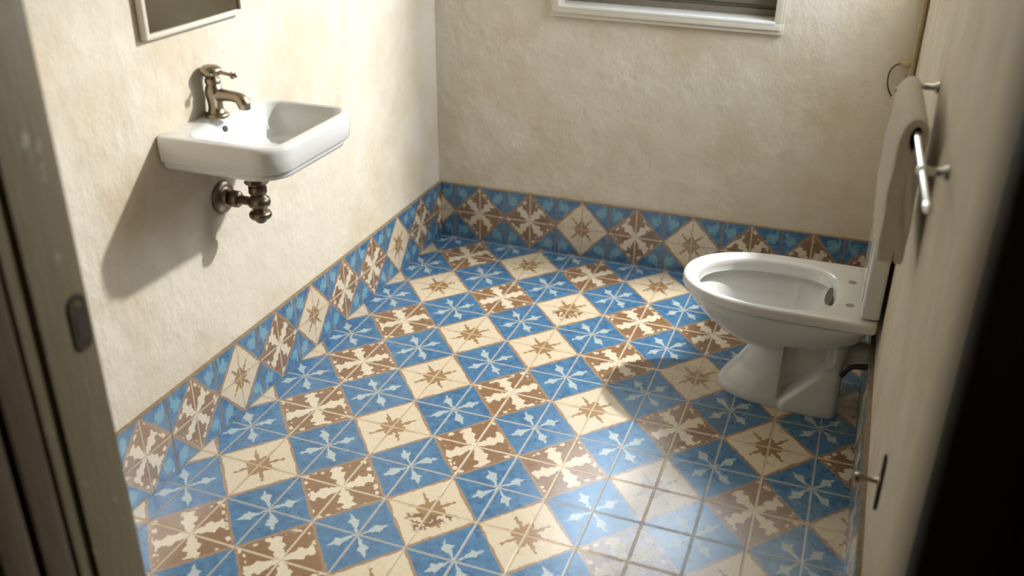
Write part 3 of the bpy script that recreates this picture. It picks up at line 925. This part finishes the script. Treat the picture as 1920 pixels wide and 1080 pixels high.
# plate with a small knob low on the right wall by the door
hk = empty('wall_latch', (XR, -0.93, 0.49), 'dark oblong plate with a small protruding knob low on the right wall', 'latch')
bm = bmesh.new()
plate(bm, -0.92, 0.495, 0.018, 0.068, XR - 0.0015, XR - 0.006)
finish('backplate', bm, simple('tarnished_plate', srgb(70, 58, 46), 0.55, 0.5, 0.4, 40, 0.3), hk, angle=35)
bm = bmesh.new()
lathe(bm, [(0.010, 0.0), (0.006, 0.004), (0.005, 0.030), (0.009, 0.034), (0.011, 0.041), (0.008, 0.048), (0, 0.05)], (XR - 0.006, -0.92, 0.497), (-1, 0, 0), 24)
finish('knob', bm, M_nickel, hk, angle=50)

# ------------------------------------------------------------------ light
world = bpy.data.worlds.new('daylight'); scene.world = world; world.use_nodes = True
wn = world.node_tree
bg = wn.nodes['Background']
bg.inputs[0].default_value = (0.82, 0.91, 1.0, 1); bg.inputs[1].default_value = 11.0

def area(name, loc, rot, sx, sy, power=0, colr=(1, 1, 1), portal=False):
    l = bpy.data.lights.new(name, 'AREA'); l.shape = 'RECTANGLE'; l.size = sx; l.size_y = sy
    l.energy = power; l.color = colr
    if portal: l.cycles.is_portal = True
    o = bpy.data.objects.new(name, l); col.objects.link(o); o.location = loc; o.rotation_euler = rot
    return o
area('window_portal', ((WX0 + WX1) / 2, YB + 0.12, (WZ0 + WZ1) / 2), (math.radians(-90), 0, 0), WX1 - WX0, WZ1 - WZ0, portal=True)
area('transom_portal', (XR + 0.10, (TY0 + TY1) / 2, (TZ0 + TZ1) / 2), (math.radians(90), 0, math.radians(90)), TY1 - TY0, TZ1 - TZ0, portal=True)

# strong low daylight entering through the high transom
k = bpy.data.lights.new('sun_glow', 'POINT'); k.energy = 525; k.shadow_soft_size = 0.06; k.color = (1.0, 0.97, 0.92)
ko = bpy.data.objects.new('sun_glow', k); col.objects.link(ko); ko.location = (1.85, 1.07, 2.67)

# dim fill light added on the corridor side, no fixture known there
k = bpy.data.lights.new('corridor_fill', 'POINT'); k.energy = 2.0; k.shadow_soft_size = 0.15; k.color = (1.0, 0.86, 0.68)
ko = bpy.data.objects.new('corridor_fill', k); col.objects.link(ko); ko.location = (0.1, -2.9, 2.4)

# ------------------------------------------------------------------ camera
Rm = [(0.93339367, 0.35883437, 0.00376128), (0.16302486, -0.41467348, -0.89524790), (-0.31968601, 0.83623191, -0.44555253)]
cam = bpy.data.cameras.new('camera'); co_ = bpy.data.objects.new('camera', cam); col.objects.link(co_)
cam.sensor_width = 36.0; cam.lens = 1778.229 / 1920 * 36.0
cam.shift_x = (960 - 939.126) / 1920; cam.shift_y = -(540 - 537.149) / 1920
cam.clip_start = 0.02
r0, r1, r2 = [Vector(r) for r in Rm]           # camera right, down, forward in world axes
M3 = Matrix((r0, -r1, -r2)).transposed()
co_.matrix_world = Matrix.Translation(Vector((1.06292, -2.67883, 1.73201))) @ M3.to_4x4()
cam.dof.use_dof = True
cam.dof.focus_distance = 3.05
cam.dof.aperture_fstop = 1.7
scene.camera = co_

scene.view_settings.view_transform = 'Standard'
scene.view_settings.look = 'None'
scene.view_settings.exposure = 0.0
scene.view_settings.gamma = 1.0
scene.cycles.use_denoising = True
scene.cycles.max_bounces = 12
scene.cycles.diffuse_bounces = 8
scene.cycles.caustics_reflective = False
scene.cycles.caustics_refractive = False
scene.cycles.sample_clamp_indirect = 6.0
